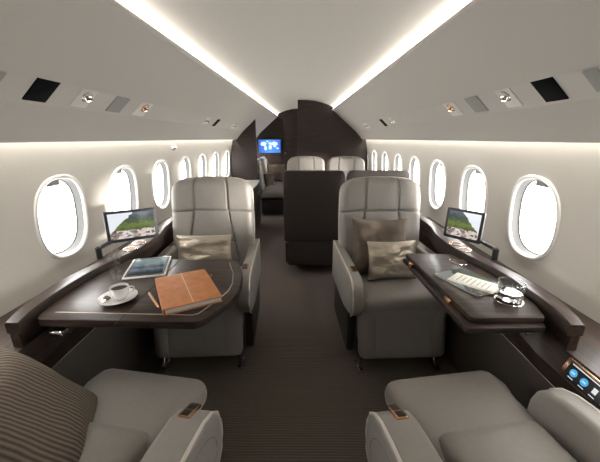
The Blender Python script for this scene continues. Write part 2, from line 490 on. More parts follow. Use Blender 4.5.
# overhead bins (lower panel, service belt, upper slope) and the coves
TB = .245
def slope(t): return (.92-.34*t, 1.435+.31*t)
def side_bins(side, nm):
    def lower(y):
        q = s(y)
        return [(side*q*x, z) for x, z in [(1.068, 1.374), (1.060, 1.345), (1.056, 1.312), (1.050, 1.305), (1.035, 1.312), (.985, 1.368), (.93, 1.428), (.924, 1.437)]]
    bm = loft_open(lower, side < 0)
    def belt(y):
        q = s(y); a = slope(.0); b = slope(TB)
        return [(side*q*.924, 1.437), (side*q*(a[0]-.002), a[1]+.006), (side*q*(b[0]+.002), b[1]+.004)]
    merge(bm, loft_open(belt, side < 0))
    def upper(y):
        q = s(y); b = slope(TB); e = (sx(y)+.016)
        p = [(side*q*(b[0]+.002), b[1]+.004), (side*q*(b[0]-.004), b[1]-.0005)]
        n = 8
        for k in range(1, n+1):
            t = k/n; x = q*(b[0]-.004)*(1-t)+e*t; z = b[1]*(1-t)+1.748*t
            p.append((side*x, z+.010*math.sin(math.pi*t)))
        return p
    merge(bm, loft_open(upper, side < 0))
    # small dropped edge then recess behind the strip
    def lip(y):
        e = sx(y)
        return [(side*(e+.016), 1.748), (side*(e+.002), 1.750), (side*(e-.002), 1.753), (side*(e-.002), 1.763), (side*(e+.002), 1.764), (side*(e+.004), 1.754), (side*(e+.038), 1.754), (side*(e+.038), 1.80)]
    merge(bm, loft_open(lip, side < 0))
    bmesh.ops.remove_doubles(bm, verts=bm.verts, dist=.0001)
    struct('trim_%d' % nm, bm, 'bin', ang=12)
    def cove_top(y):
        q = s(y); return [(side*q*1.067, 1.374), (side*q*1.12, 1.374), (side*q*1.12, 1.34)]
    struct('trim_%d' % (nm+1), loft_open(cove_top, side > 0), 'bin')
side_bins(-1, 1); side_bins(1, 3)
for side, wd in ((-1, 'left'), (1, 'right')):
    def strip(y):
        e = sx(y); return [(side*(e+.009), 1.757), (side*(e+.030), 1.760)]
    tag(obj('ceiling_light_strip', loft_open(strip, side < 0), 'strip'), 'long glowing light strip along the %s edge of the ceiling' % wd, 'light')
    def cv(y):
        q = s(y); return [(side*q*1.072, 1.366), (side*q*1.094, 1.366)]
    tag(obj('cove_light_strip', loft_open(cv, side < 0), 'cove'), 'thin glowing cove light above the %s row of windows' % wd, 'light')

# cross walls
def cabin_outline(Y, n=14):
    q = s(Y); L = [(q*wx(z), z) for z in [0+1.30*i/n for i in range(n+1)]]
    L += [(q*1.06, 1.33), (q*.924, 1.437), (sx(Y)+.012, 1.755)]
    a = sx(Y)+.036
    L += [(a*u, 1.905-.118*abs(u)**2.3) for u in (.96, .8, .6, .4, .2, 0)]
    return L
def cross(Y, t, name, m='wood_wall'):
    r = cabin_outline(Y); poly = r + [(-x, z) for x, z in r[::-1][1:]]
    struct(name, prism(poly, 'y', Y, Y+t), m, smooth=False)
cross(-1.26, .04, 'wall_back'); cross(6.8, .05, 'wall_front')
# right bulkhead
r = [p for p in cabin_outline(5.3)]
poly = [(-.045, 0)] + [(x*.995, z) for x, z in r if x > .001] + [(-.045, 1.905)]
bw = struct('wall_right_bulkhead', prism(poly, 'y', 5.3, 5.34, .004, 2), 'wood_wall', ang=20)
bm = tube([(-.045, 5.298, 0), (-.045, 5.298, 1.9)], .004, 6); obj('edge_trim', bm, 'shell', bw)
# left partition
r = [p for p in cabin_outline(5.1)]
rr = [(x*.995, z) for x, z in r if x > .70]
t_ = (.70-(sx(5.1)+.012))/((.924*s(5.1))-(sx(5.1)+.012)); ztop = 1.755+(1.437-1.755)*t_
poly = [(-x, z) for x, z in rr] + [(-.70, ztop+.008), (-.70, 0)]
struct('wall_left_partition', prism(poly, 'y', 5.1, 5.14, .004, 2), 'wood_wall', ang=20)
# door in the front wall
dr = bpy.data.objects.new('door_1', None); C.objects.link(dr); dr['kind'] = 'structure'; dr.location = (-.15, 6.79, 0)
obj('door_leaf', B(0, 0, .87, .44, .02, 1.72, .006), 'wood_wall', dr)
obj('door_handle', lathe([(0, 0), (.022, 0), (.022, .012), (.010, .016), (.010, .04), (.0, .042)], 16), 'chrome', dr, (-.17, -.01, 1.02), (R(90), 0, 0))

# ------------------------------------------------------------------ side ledges
RAIL = [(.888, .898, .948), (.94, .914, .970), (1.0, .926, .987), (1.08, .933, .998), (1.17, .935, 1.003), (1.26, .932, 1.000), (1.35, .922, .985), (1.44, .902, .968), (1.52, .885, .958), (1.60, .868, .958),
        (1.72, .862, .965), (1.9, .872, .975), (2.05, .905, .98), (2.2, .915, .98), (2.72, .92, .98)]
def rail_in(y):
    for (a, b, _), (c, d, _) in zip(RAIL, RAIL[1:]):
        if a <= y <= c: return b+(d-b)*(y-a)/(c-a)
    return RAIL[0][1]
for side, wd in ((-1, 'left'), (1, 'right')):
    led = thing('side_ledge', 'dark wood side ledge with raised curved rail running below the %s windows' % wd, 'ledge', (side*1.0, 1.0, 0))
    off = (-side*1.0, -1.0, 0)
    lp = lambda name, bm, m, **k: obj(name, bm, m, led, off, **k)
    def apron(y):
        f = max(0, min(1, (y-.95)/.35)); bx = .872+.05*f+.10*max(0, min(1, (.60-y)/.25)); zb = .505-.03*max(0, min(1, (y-1.)/.5))
        return [(bx+.022*(1-f), zb), (bx, .58), (bx+.033*(1-f)+.003, .645), (1.16, .645), (1.16, zb)]
    ys = [-1.2, .3, .36, .45, .55, .60, .7, .95, 1.05, 1.15, 1.3, 1.5, 1.8, 2.2, 2.72]
    lp('shelf', sweep([(y, apron(y)) for y in ys], side), 'wood_long', ang=25)
    def dado(y):
        f = max(0, min(1, (y-.95)/.35)); zb = .505-.03*max(0, min(1, (y-1.)/.5)); bx = .894+.028*f+.06*max(0, min(1, (.60-y)/.25))
        return [(.945, .0), (bx+.006, zb-.004), (bx+.05, zb-.004), (.985, .0)]
    lp('dado_panel', sweep([(y, dado(y)) for y in ys], side), 'dado', ang=25)
    pts = []
    for y in [-1.1+.1*i for i in range(39)]:
        d = dado(y)[1]; pts.append((side*(d[0]-.003), y, d[1]+.001))
    lp('trim_line', tube(pts, .0028, 6), 'trim')
    lp('stowage_box', sweep([(y, [(a+.012, .646), (a+.012, .699), (b-.008, .699), (b-.008, .646)]) for y, a, b in RAIL], side), 'wood_long', ang=25)
    lp('rail', sweep([(y, [(a, .70), (a, .735), (a+.005, .741), (b-.006, .741), (b, .735), (b, .70)]) for y, a, b in RAIL], side), 'wood_long', ang=50)
    for yy in (1.60, 1.70):
        bm = lathe([(.030, .0), (.036, .0), (.037, .002), (.035, .0035), (.031, .0035), (.030, 0)], 28)
        o = obj('cup_holder_ring', bm, 'chrome' if yy < 1.65 else 'copper', led, (side*.912-side, yy-1, .7405))
        obj('cup_well', lathe([(0, .0005), (.030, .0005)], 28), 'copper_dish' if yy < 1.65 else 'black', led, (side*.912-side, yy-1, .7412))

# touch control panels on the ledge face
for side, wd, what in ((1, 'right', 'beside the right foreground seat'), (-1, 'left', 'beside the corduroy pillow')):
    # local X along the ledge, Z up the slanted face
    yaw = R(90) if side > 0 else R(-90)
    rt = thing('touch_panel', 'copper framed touch control screen on dark ledge %s' % what, 'control panel', (side*.882, .735, .616), (R(-22), 0, -yaw), 'touch control screens on the ledges')
    # for right side local +X must point towards the camera (-Y): rotation -90
    obj('bezel', B(0, .004, 0, .245, .012, .064, .004), 'copper', rt)
    obj('screen', B(.006, -.0035, -.001, .222, .004, .056, .0015), 'black', rt)
    for i, (x, nm) in enumerate(((-.078, 'b'), (-.040, 'b'), (-.004, 'w'), (.034, 'b'), (.072, 'w'))):
        if nm == 'b':
            ic = obj('icon', lathe([(0, .0), (.012, 0), (.012, .001), (0, .001)], 20), 'icon_blue', rt, (x, -.0055, .0), (R(90), 0, 0))
            obj('icon_highlight', B(0, .0, .0016, .012, .006, .0008), 'icon_cloud', ic)
        else:
            obj('icon', B(0, 0, 0, .013, .001, .017), 'icon_white', rt, (x, -.006, 0), smooth=False)
        obj('icon_caption', B(0, 0, 0, .018, .0008, .0022), 'icon_white', rt, (x, -.006, -.0185), smooth=False)
    obj('status_line', B(0, 0, 0, .19, .0008, .003), 'icon_white', rt, (.0, -.006, .0225), smooth=False)

def rounded(poly, r, n=5):
    out = []; N = len(poly)
    for i in range(N):
        p0, p1, p2 = Vector(poly[i-1]), Vector(poly[i]), Vector(poly[(i+1) % N])
        rr = min(r, (p0-p1).length*.45, (p2-p1).length*.45)
        a = p1+(p0-p1).normalized()*rr; b = p1+(p2-p1).normalized()*rr
        for k in range(n+1):
            t = k/n; out.append(tuple(a*(1-t)**2+p1*2*t*(1-t)+b*t*t))
    return out
# ------------------------------------------------------------------ seats
HW = .245                        # half inner width
def back_f(x, y, z):
    """shape of the back cushion; z in 0..1 of .66 height; front is -y"""
    H = .66; v = (z+H/2)/H; ax = abs(x)
    w = .985 + .035*math.sin(v*math.pi)
    rad = .10; top = v*H-(H-rad)
    if top > 0: w *= (1-.13*(top/rad)**2.6)
    X = x*w; Z = z - .030*(ax/.27)**2.5*max(0, v-.3)
    front = y < 0
    Y = y
    if front:
        Y -= .012*(1-(x/.27)**2) ; Y -= .020*max(0, (ax/.27)**3)*(1-v*.6)
        g = 0
        def gr(d): return math.exp(-(d/.0055)**2)
        xs = .112
        if v > .655:
            g = max(g, gr(ax-xs))
        else:
            g = max(g, gr(ax-(xs+.045*(.655-v)/.4)))
        g = max(g, gr((v-.655)*H))
        if ax < xs+.045*(.655-v)/.4+.003: g = max(g, gr((v-.32)*H))
        g = min(1, g)
        # pad puff between seams
        Y += .017*g
        if v > .655: Y -= .010*(1-((v-.83)/.18)**2)
    return (X, Y, Z)

def make_seat(name, label, kind, SGN=1, pair=False):
    """kind: 'club' (leg rest folded) / 'reclined' (leg rest raised) / 'shell' (dark back shell)"""
    t = thing(name, label, 'seat', group='leather cabin seats')
    HW, AW, sh_ = (.218, .112, -.03) if kind == 'reclined' else ((.250, .028, 0) if pair else (.245, .070, 0))
    # base
    obj('base', soft(.42, .50, .27, .04, (8,8,8)), 'dark', t, (0, -.15, .20))
    for x_ in (-.225, .225):
        bm = tube([(x_, -.38, .16), (x_*1.02, -.455, .015)], .012, 10); box(bm, x_*1.02, -.44, .008, .035, .10, .016, .005)
        obj('foot', bm, 'chrome', t)
    # cushion
    def cf(x, y, z):
        if z > 0: z += .012*(1-(x/.25)**2)*(1-(y/.3)**2)
        return (x, y, z)
    obj('seat_cushion', soft(2*HW-.004, .52, .15, .045, (16, 16, 8), cf), 'leather', t, (0, -.22, .385), (R(-2), 0, 0)) if kind != 'reclined' else (obj('seat_cushion', soft(.335, .56, .07, .03, (16, 16, 6), cf), 'leather', t, (-.035*SGN, -.230, .455), (R(-2), 0, 0)), obj('seat_pan', soft(2*HW-.004, .50, .13, .04, (8, 8, 8)), 'leather', t, (0, -.20, .39)))
    # leg rest
    if kind == 'reclined':
        def lf(x, y, z):
            if z > 0: z -= .035*max(0, (-y-.02)/.2)**2
            return (x*(1-.09*max(0, min(1, (y+.06)/.05))), y, z)
        lr = obj('leg_rest', soft(2*HW+.01, .36, .13, .05, (18, 16, 8), lf), 'leather', t, (-.045*SGN, -.612, .405), (R(1), 0, 0))
    else:
        def pf(x, y, z):
            b = .012*(1-(x/.27)**2)*(1-(z/.18)**2)
            inr = max(abs(x)/.165, abs(z+.01)/.115)
            gro = math.exp(-((inr-1)*.16/.006)**2)
            if y < 0: y -= b-.007*gro
            return (x*(1-.03*(.17-z)/.34), y, z)
        lr = obj('leg_rest', soft(2*HW+.02, .09, .315, .035, (34, 6, 26), pf), 'leather', t, (0, -.455, .262), (R(-10), 0, 0))
    # arms
    prof = [(.18, .602), (-.38, .602), (-.44, .598), (-.485, .582), (-.515, .553), (-.53, .51), (-.532, .46), (-.52, .415), (-.49, .385), (-.30, .34), (.18, .33)]
    prof = [(y+sh_*(y < -.35), z) for y, z in prof]
    for sd in (-1, 1):
        if kind == 'reclined': AW = .112 if sd*SGN > 0 else .07
        x0, x1 = (HW, HW+AW) if sd > 0 else (-HW-AW, -HW)
        a = obj('armrest', prism(prof, 'x', x0, x1, .018, 4), 'leather', t, ang=50)
        xo = sd*(HW+AW-.003)
        obj('piping', tube([(xo-sd*.005, y, z-.002) for y, z in prof[:9]], .0052, 8), 'leather_light', a)
        ins = [(.14, .56), (-.36, .56), (-.43, .548), (-.475, .51), (-.485, .46), (-.46, .425), (-.28, .385), (.14, .375)]
        ins = [(y+sh_*(y < -.35), z) for y, z in ins]
        obj('side_seam', tube([(xo+sd*.001, y, z) for y, z in rounded(ins, .05)], .0024, 6, closed=True), 'seam', a)
        obj('side_fairing', soft(min(.05, AW), .5, .26, .012, (4, 8, 6)), 'dark', t, (sd*(HW+AW/2), -.15, .22))
        if kind == 'reclined' and sd*SGN < 0: continue
        if pair: continue
        yc = -.508 if kind == 'reclined' else -.35
        zc = .585 if kind == 'reclined' else .604
        cp = obj('control_plate', soft(.036, .075, .010, .0045, (6, 8, 2)), 'copper', a, (sd*(HW+AW*.38), yc, zc), (R(20) if kind == 'reclined' else 0, 0, 0))
        for q in (-.018, .018): obj('control_button', soft(.024, .026, .006, .0025, (4, 4, 2)), 'black', cp, (0, q, .0045))
    # back
    dz = -.035 if kind == 'shell' else 0
    bk = obj('backrest', soft(.555, .14, .66, .05, (72, 8, 84), back_f), 'leather', t, (0, .135, .735+dz), (R(-9), 0, 0))
    obj('back_base', soft(.50, .12, .30, .04, (6,6,6)), 'leather', t, (0, .10, .42))
    def edge_pts():
        H = .66; pts = []
        for i in range(60):
            a = i/59
            if a < .36: x_, z_ = -.2775, -H/2+.05+(H-.10)*a/.36
            elif a > .64: x_, z_ = .2775, -H/2+.05+(H-.10)*(1-a)/.36
            else: x_, z_ = -.2775+.555*(a-.36)/.28, H/2
            # clamp to the rounded-box corner then apply the same shaping
            r_ = .05; q = Vector((x_, -.02, z_)); inn = Vector((max(-.2275, min(.2275, x_)), -.02, max(-H/2+r_, min(H/2-r_, z_))))
            dd = q-inn; 
            if dd.length > 1e-6: q = inn+dd.normalized()*(r_+.0005)
            X, Y, Z = back_f(q.x, .001, q.z); pts.append((X, -.02, Z))
        return pts
    obj('piping', tube(edge_pts(), .004, 6), 'leather_light', bk)
    if kind == 'shell':
        bk.scale = (.99, 1, 1)
        def sf(x, y, z):
            top = max(0, z-.27)/.08
            return (x*(1-.09*top**2.5), y, z)
        sh = obj('back_shell', soft(.565, .03, .70, .014, (20, 3, 24), sf), 'shell', t, (0, .222, .70), (R(-7), 0, 0))
        obj('lower_shell', soft(.50, .03, .25, .014, (12, 3, 8)), 'shell', t, (0, .175, .225), (0, 0, 0))
    return t

CX = .0
def place(o, x, y, rz, label=None, group=None):
    o.location = (x, y, 0); o.rotation_euler = (0, 0, R(rz))
    if label: o['label'] = label
    return o
club = make_seat('cabin_seat', 'light grey leather seat facing us behind the left table, small silk pillow on it', 'club')
place(club, -.590, 2.02, 3)
place(copy_tree(club), .578, 2.02, 3, 'light grey leather seat facing us beside the right table, two pillows on it')
far_ = make_seat('cabin_seat', 'far leather seat facing us before the dark bulkhead, left of the pair', 'club', 1, True)
place(far_, .085, 4.60, 0)
place(copy_tree(far_), .675, 4.60, 0, 'far leather seat facing us before the dark bulkhead, right of the pair')
rec = make_seat('cabin_seat', 'foreground left leather seat with raised leg rest beside the corduroy pillow', 'reclined', -1)
place(rec, -.622, .235, 171)
rec2 = make_seat('cabin_seat', 'foreground right leather seat with raised leg rest and empty cushion', 'reclined', 1)
place(rec2, .634, .235, 189)
she = make_seat('cabin_seat', 'leather seat turned away showing its dark brown back shell in the aisle middle', 'shell', 1, True)
place(she, .135, 3.09, 180)
place(copy_tree(she), .710, 3.09, 180, 'seat turned away with only its dark top edge showing behind the right club seat')

# ------------------------------------------------------------------ pillows
def pillow(name, label, w, h, t, m, loc, rot, crinkle=0, seed=0, grp=None, **k):
    o = obj(name, pillow_mesh(w, h, t, 34, crinkle, seed, **k), m, None, loc, rot)
    return tag(o, label, 'pillow', grp)
_n = Vector((.745, .323, .584)).normalized(); _x = Vector((.524, .26, -.811)); _x = (_x-_n*_x.dot(_n)).normalized(); _z = _x.cross(-_n)
PB = Matrix((_x, -_n, _z)).transposed().to_euler()
pillow('lumbar_pillow', 'small crinkled silk pillow on the seat behind the left table', .36, .19, .085, 'silk', (-.61, 1.925, .625), (R(-12), 0, R(4)), .022, 2, 'silk pillows', cs=16, aniso=(.5, 1.6))
pillow('throw_pillow', 'large square brown suede pillow leaning on the seat beside the right table', .37, .37, .10, 'suede', (.532, 1.922, .645), (R(-12), R(1), R(4)), .008, 5, cs=10)
pillow('lumbar_pillow', 'small crinkled silk pillow in front of the brown suede pillow', .315, .245, .085, 'silk', (.590, 1.822, .592), (R(-14), 0, R(5)), .026, 9, 'silk pillows', cs=14, aniso=(.6, 1.4))
pillow('throw_pillow', 'large ribbed brown corduroy pillow leaning in the left foreground seat', .36, .38, .11, 'cord', (-.702, .665, .575), PB, .010, 3, cs=7)

# ------------------------------------------------------------------ tables
def inset(poly, d):
    n = len(poly); out = []
    for i in range(n):
        p0, p1, p2 = Vector(poly[i-1]), Vector(poly[i]), Vector(poly[(i+1) % n])
        a = (p1-p0).normalized(); b = (p2-p1).normalized()
        na = Vector((-a.y, a.x)); nb = Vector((-b.y, b.x)); m_ = (na+nb).normalized(); k = max(.4, m_.dot(na))
        out.append(tuple(p1+m_*d/k))
    return out
TZ = .712
lt = thing('folding_table', 'large open dark wood table on the left carrying cup, tablet and orange folder', 'table', (-.6, 1.2, 0), group='cabin tables')
poly = [(-.925, .93), (-.325, .915), (-.262, .965), (-.235, 1.10), (-.232, 1.22), (-.255, 1.36), (-.30, 1.495), (-.34, 1.52), (-.885, 1.53), (-.895, 1.53)]
poly = [(-.955, .955), (-.345, .940), (-.318, .958), (-.258, 1.085), (-.236, 1.16), (-.234, 1.24), (-.252, 1.36), (-.298, 1.49), (-.34, 1.52), (-.885, 1.53)] + [(-rail_in(y)+.005, y) for y in (1.5, 1.44, 1.35, 1.26, 1.17, 1.08, 1.0)]
poly = [p for p in poly if not (p[0] < -.95 and p[1] < .97)]; poly[0:0] = [(-.905, .955)]
pl = rounded(poly, .02)
obj('table_top', prism([(x+.6, y-1.2) for x, y in pl], 'z', TZ-.030, TZ, .004, 2), 'wood_table', lt, ang=35)
ii = inset([(-.87, 1.000), (-.365, .985), (-.345, .995), (-.300, 1.10), (-.277, 1.17), (-.275, 1.24), (-.295, 1.35), (-.34, 1.475)], 0)
obj('inlay_line', tube([(x+.6, y-1.2, TZ+.0004) for x, y in ii], .0022, 6), 'trim', lt)
obj('seam_line', tube([(-.61+.6, .925-1.2, TZ+.0002), (-.61+.6, 1.52-1.2, TZ+.0002)], .0012, 5), 'dark', lt)
obj('latch', B(-.835+.6, .955-1.2, TZ-.052, .05, .035, .022, .006), 'chrome', lt)
obj('support_arm', B(-.80+.6, 1.2-1.2, TZ-.055, .24, .07, .03, .008), 'dark', lt)
bm = tube([(-.86+.6, .97-1.2, TZ-.06), (-.90+.6, 1.0-1.2, .645)], .012, 8); obj('hinge_strut', bm, 'dark', lt)

rt = thing('folding_table', 'narrow folded dark wood table on the right carrying magazine and tumbler', 'table', (.75, 1.3, 0), group='cabin tables')
outer = [(rail_in(y)-.006, y) for y in (1.08, 1.17, 1.26, 1.35, 1.44, 1.52)]
top = [(.632, .975), (.893, .978)] + outer + [(.845, 1.615), (.60, 1.625)]
low = [(.600, .945), (.885, .955)] + outer + [(.845, 1.605), (.585, 1.615)]
obj('table_top', prism([(x-.75, y-1.3) for x, y in rounded(top, .015)], 'z', TZ-.022, TZ, .004, 2), 'wood_table', rt, ang=35)
obj('lower_leaf', prism([(x-.75, y-1.3) for x, y in rounded(low, .015)], 'z', TZ-.046, TZ-.024, .004, 2), 'wood_table', rt, ang=35)
for xx, yy in ((.616, 1.13), (.590, 1.50)):
    obj('hinge', B(xx-.75, yy-1.3, TZ-.025, .014, .045, .036, .004), 'copper', rt)
obj('latch', B(.86-.75, .985-1.3, TZ-.058, .06, .035, .022, .006), 'chrome', rt)
obj('support_arm', B(.83-.75, 0, TZ-.061, .18, .08, .028, .008), 'dark', rt)
obj('hinge_strut', tube([(.87-.75, 1.0-1.3, TZ-.065), (.92-.75, 1.03-1.3, .645)], .012, 8), 'dark', rt)
obj('cup_ring', lathe([(.040, 0), (.044, 0), (.0445, .002), (.043, .003), (.040, .003), (.040, 0)], 36), 'chrome', rt, (.835-.75, 1.50-1.3, TZ-.0005))

# ------------------------------------------------------------------ things on the left table
# cup, saucer, chocolate
sa = tag(obj('saucer', lathe([(0, .0), (.032, 0), (.034, .003), (.060, .010), (.077, .017), (.078, .0195), (.073, .0185), (.045, .009), (.032, .006), (0, .006)], 40), 'white', None, (-.690, 1.092, TZ)), 'white porcelain saucer under the coffee cup', 'saucer')
cup = thing('coffee_cup', 'white porcelain cup of black coffee on saucer', 'cup', (-.682, 1.096, TZ+.0062), (0, 0, R(25)))
obj('cup_body', lathe([(0, .0), (.020, .0), (.022, .003), (.030, .014), (.036, .034), (.0385, .056), (.0375, .057), (.036, .054), (.033, .034), (.027, .014), (.018, .007), (0, .006)], 40), 'white', cup)
obj('cup_handle', tube([(.035, 0, .045), (.046, 0, .050), (.055, 0, .045), (.056, 0, .034), (.048, 0, .024), (.034, 0, .019)], .0035, 8), 'white', cup)
obj('coffee', lathe([(0, .046), (.0345, .046)], 32), 'coffee', cup)
sp = thing('teaspoon', 'small steel teaspoon lying on the saucer before the cup', 'spoon', (-.718, 1.060, TZ+.015), (0, 0, R(-40)))
obj('bowl', soft(.022, .032, .006, .0029, (8, 8, 2), lambda x, y, z: (x*(1-(y/.02)**2*.4), y, z-.003*(1-(x/.012)**2)+.0015)), 'chrome', sp)
obj('handle', tube([(0, .014, .001), (.0, .035, .004), (0, .062, .003)], [.0015, .0012, .002], 6), 'chrome', sp)
tag(obj('chocolate', soft(.030, .018, .008, .003, (6, 4, 3)), 'coffee', None, (-.726, 1.078, TZ+.0170), (0, 0, R(-30))), 'dark wrapped chocolate on the saucer edge', 'chocolate')
st = obj('steam', lathe([(0, 0), (.020, .01), (.026, .04), (.020, .08), (.030, .12), (.022, .155), (0, .165)], 20), 'steam', None, (-.690, 1.115, TZ+.060), (R(-6), R(-8), 0))
tag(st, 'faint white steam rising from the coffee cup', 'steam'); st['kind'] = 'stuff'

tb = thing('tablet', 'white framed tablet lying on the left table behind the cup', 'tablet', (-.722, 1.410, TZ), (0, 0, R(15.7)))
obj('body', soft(.185, .245, .009, .004, (10, 10, 2)), 'white', tb, (0, 0, .0045))
obj('front_glass', B(0, 0, .0092, .168, .226, .0012), 'black', tb)
quad_uv(.150, .198, 'tablet', 'screen', tb, (0, 0, .0103), (R(-90), 0, 0), .0006)
ang = math.atan2(1.287-1.02, -.52+.37)
bk = thing('folder', 'orange leather folder with white pages lying on the left table', 'folder', (-.444, 1.158, TZ), (0, 0, ang-R(90)))
obj('cover', soft(.213, .300, .006, .0028, (10, 10, 2)), 'orange', bk, (0, 0, .0245))
obj('back_cover', soft(.213, .300, .005, .0024, (10, 10, 2)), 'orange', bk, (0, 0, .0027))
obj('pages', B(.002, 0, .0135, .200, .290, .0165), 'pages', bk, smooth=False)
obj('spine', soft(.010, .300, .027, .0045, (3, 10, 5)), 'orange', bk, (-.103, 0, .0137))
obj('stitching', tube([(0, -.149, .0278), (0, .149, .0278)], .0013, 6), 'stitch', bk)
obj('cover_crease', tube([(-.106, .0, .0273), (0, .0, .0273)], .0008, 6), 'orange', bk)
obj('elastic_loop', tube([(.106, .07, .012), (.118, .075, .016), (.122, .087, .018), (.116, .098, .016), (.104, .10, .012)], .0025, 8), 'orange', bk)
pn = thing('pen', 'short orange pen lying left of the orange folder', 'pen', (-.550, 1.087, TZ+.0052), (0, 0, math.atan2(-.117, .093)))
obj('barrel', tube([(-.070, 0, 0), (-.062, 0, 0), (.055, 0, 0), (.066, 0, 0)], [.004, .005, .005, .0035], 12), 'pen', pn)
obj('tip', tube([(.066, 0, 0), (.076, 0, 0)], [.0032, .0008], 10), 'copper', pn)

for o_ in (sa, cup): o_.scale = (.89, .89, .89)
# ------------------------------------------------------------------ things on the right table
mg = thing('magazine', 'magazine with dark landscape cover on the right table', 'magazine', (.768, 1.262, TZ), (0, 0, R(22)))
def flatcover(w, h, mm, name, parent, z):
    o = quad_uv(w, h, mm, name, parent, (0, 0, z), (R(-90), 0, 0), .0008); return o
obj('pages', B(0, 0, .004, .176, .226, .007), 'pages', mg, smooth=False)
flatcover(.180, .232, 'magazine', 'cover', mg, .0081)
lf = thing('leaflet', 'folded cream paper lying across the magazine', 'paper', (.772, 1.236, TZ+.0088), (0, 0, R(42)))
obj('sheet', B(0, 0, .001, .105, .185, .0018), 'paper', lf, smooth=False)
obj('fold', B(.004, .004, .0032, .098, .170, .0016), 'paper', lf, smooth=False)
bm = bmesh.new()
for i in range(7): box(bm, 0, -.06+.02*i, .0043, .075-(i % 3)*.012, .004, .0004)
obj('printed_lines', bm, 'grille', lf, smooth=False)
tu = thing('tumbler', 'clear glass tumbler of water near the right table rim', 'glass', (.838, 1.100, TZ))
obj('glass_wall', lathe([(0, .0), (.040, .0), (.043, .004), (.0465, .078), (.0455, .079), (.0445, .078), (.0405, .012), (0, .010)], 40), 'glass', tu)
obj('rim', tube([(.0455*math.cos(a*math.pi/18), .0455*math.sin(a*math.pi/18), .079) for a in range(36)], .0012, 6, closed=True), 'glass', tu)
obj('water', lathe([(0, .0102), (.0395, .0122), (.0412, .040), (0, .040)], 40), 'glass', tu)
tag(obj('coaster_ring', lathe([(.0445, 0), (.050, 0), (.0505, .002), (.049, .004), (.0445, .004), (.0445, 0)], 40), 'chrome', None, (.838, 1.100, TZ)), 'thin metal ring coaster around the tumbler foot', 'coaster')

# ------------------------------------------------------------------ monitors
def monitor(label, a, b, zc, scr, side):
    a = Vector(a); b = Vector(b); d = b-a; w = d.length; mid = (a+b)/2
    t = thing('monitor', label, 'monitor', (mid.x, mid.y, zc), (R(-4), 0, math.atan2(d.y, d.x)), 'swing-out monitors')
    obj('casing', soft(w+.004, .016, .170, .007, (14, 3, 12)), 'slate', t, (0, .008, 0))
    quad_uv(w-.030, .138, scr, 'screen', t, (0, -.0010, .002))
    inv = Matrix.Rotation(-math.atan2(d.y, d.x), 3, 'Z')
    def L(x, y, z): return tuple(inv @ Vector((x-mid.x, y-mid.y, 0)) + Vector((0, 0, z-zc)))
    return t
mL = monitor('black framed monitor with mountain picture at the second left window', (-.995, 1.555), (-.785, 1.685), .870, 'screen_left', -1)
mR = monitor('black framed monitor with mountain picture at the second right window', (.850, 1.735), (.975, 1.580), .864, 'screen_right', 1)
for m_, side in ((mL, -1), (mR, 1)):
    iv = Matrix.LocRotScale(m_.location, m_.rotation_euler, None).inverted()
    def T(p): return tuple(iv @ Vector(p))
    bm = bmesh.new()
    tube([T((side*.985, 1.455, .795)), T((side*.985, 1.60, .792)), T((side*.90, 1.70, .790))], .011, 8, bm)
    obj('swing_arm', bm, 'black', m_)
    obj('post', tube([T((side*.985, 1.455, .800)), T((side*.985, 1.455, .742))], .014, 10), 'black', m_)
    obj('neck', tube([T((side*.90, 1.70, .782)), T((side*.895, 1.69, .83))], .012, 8), 'black', m_)

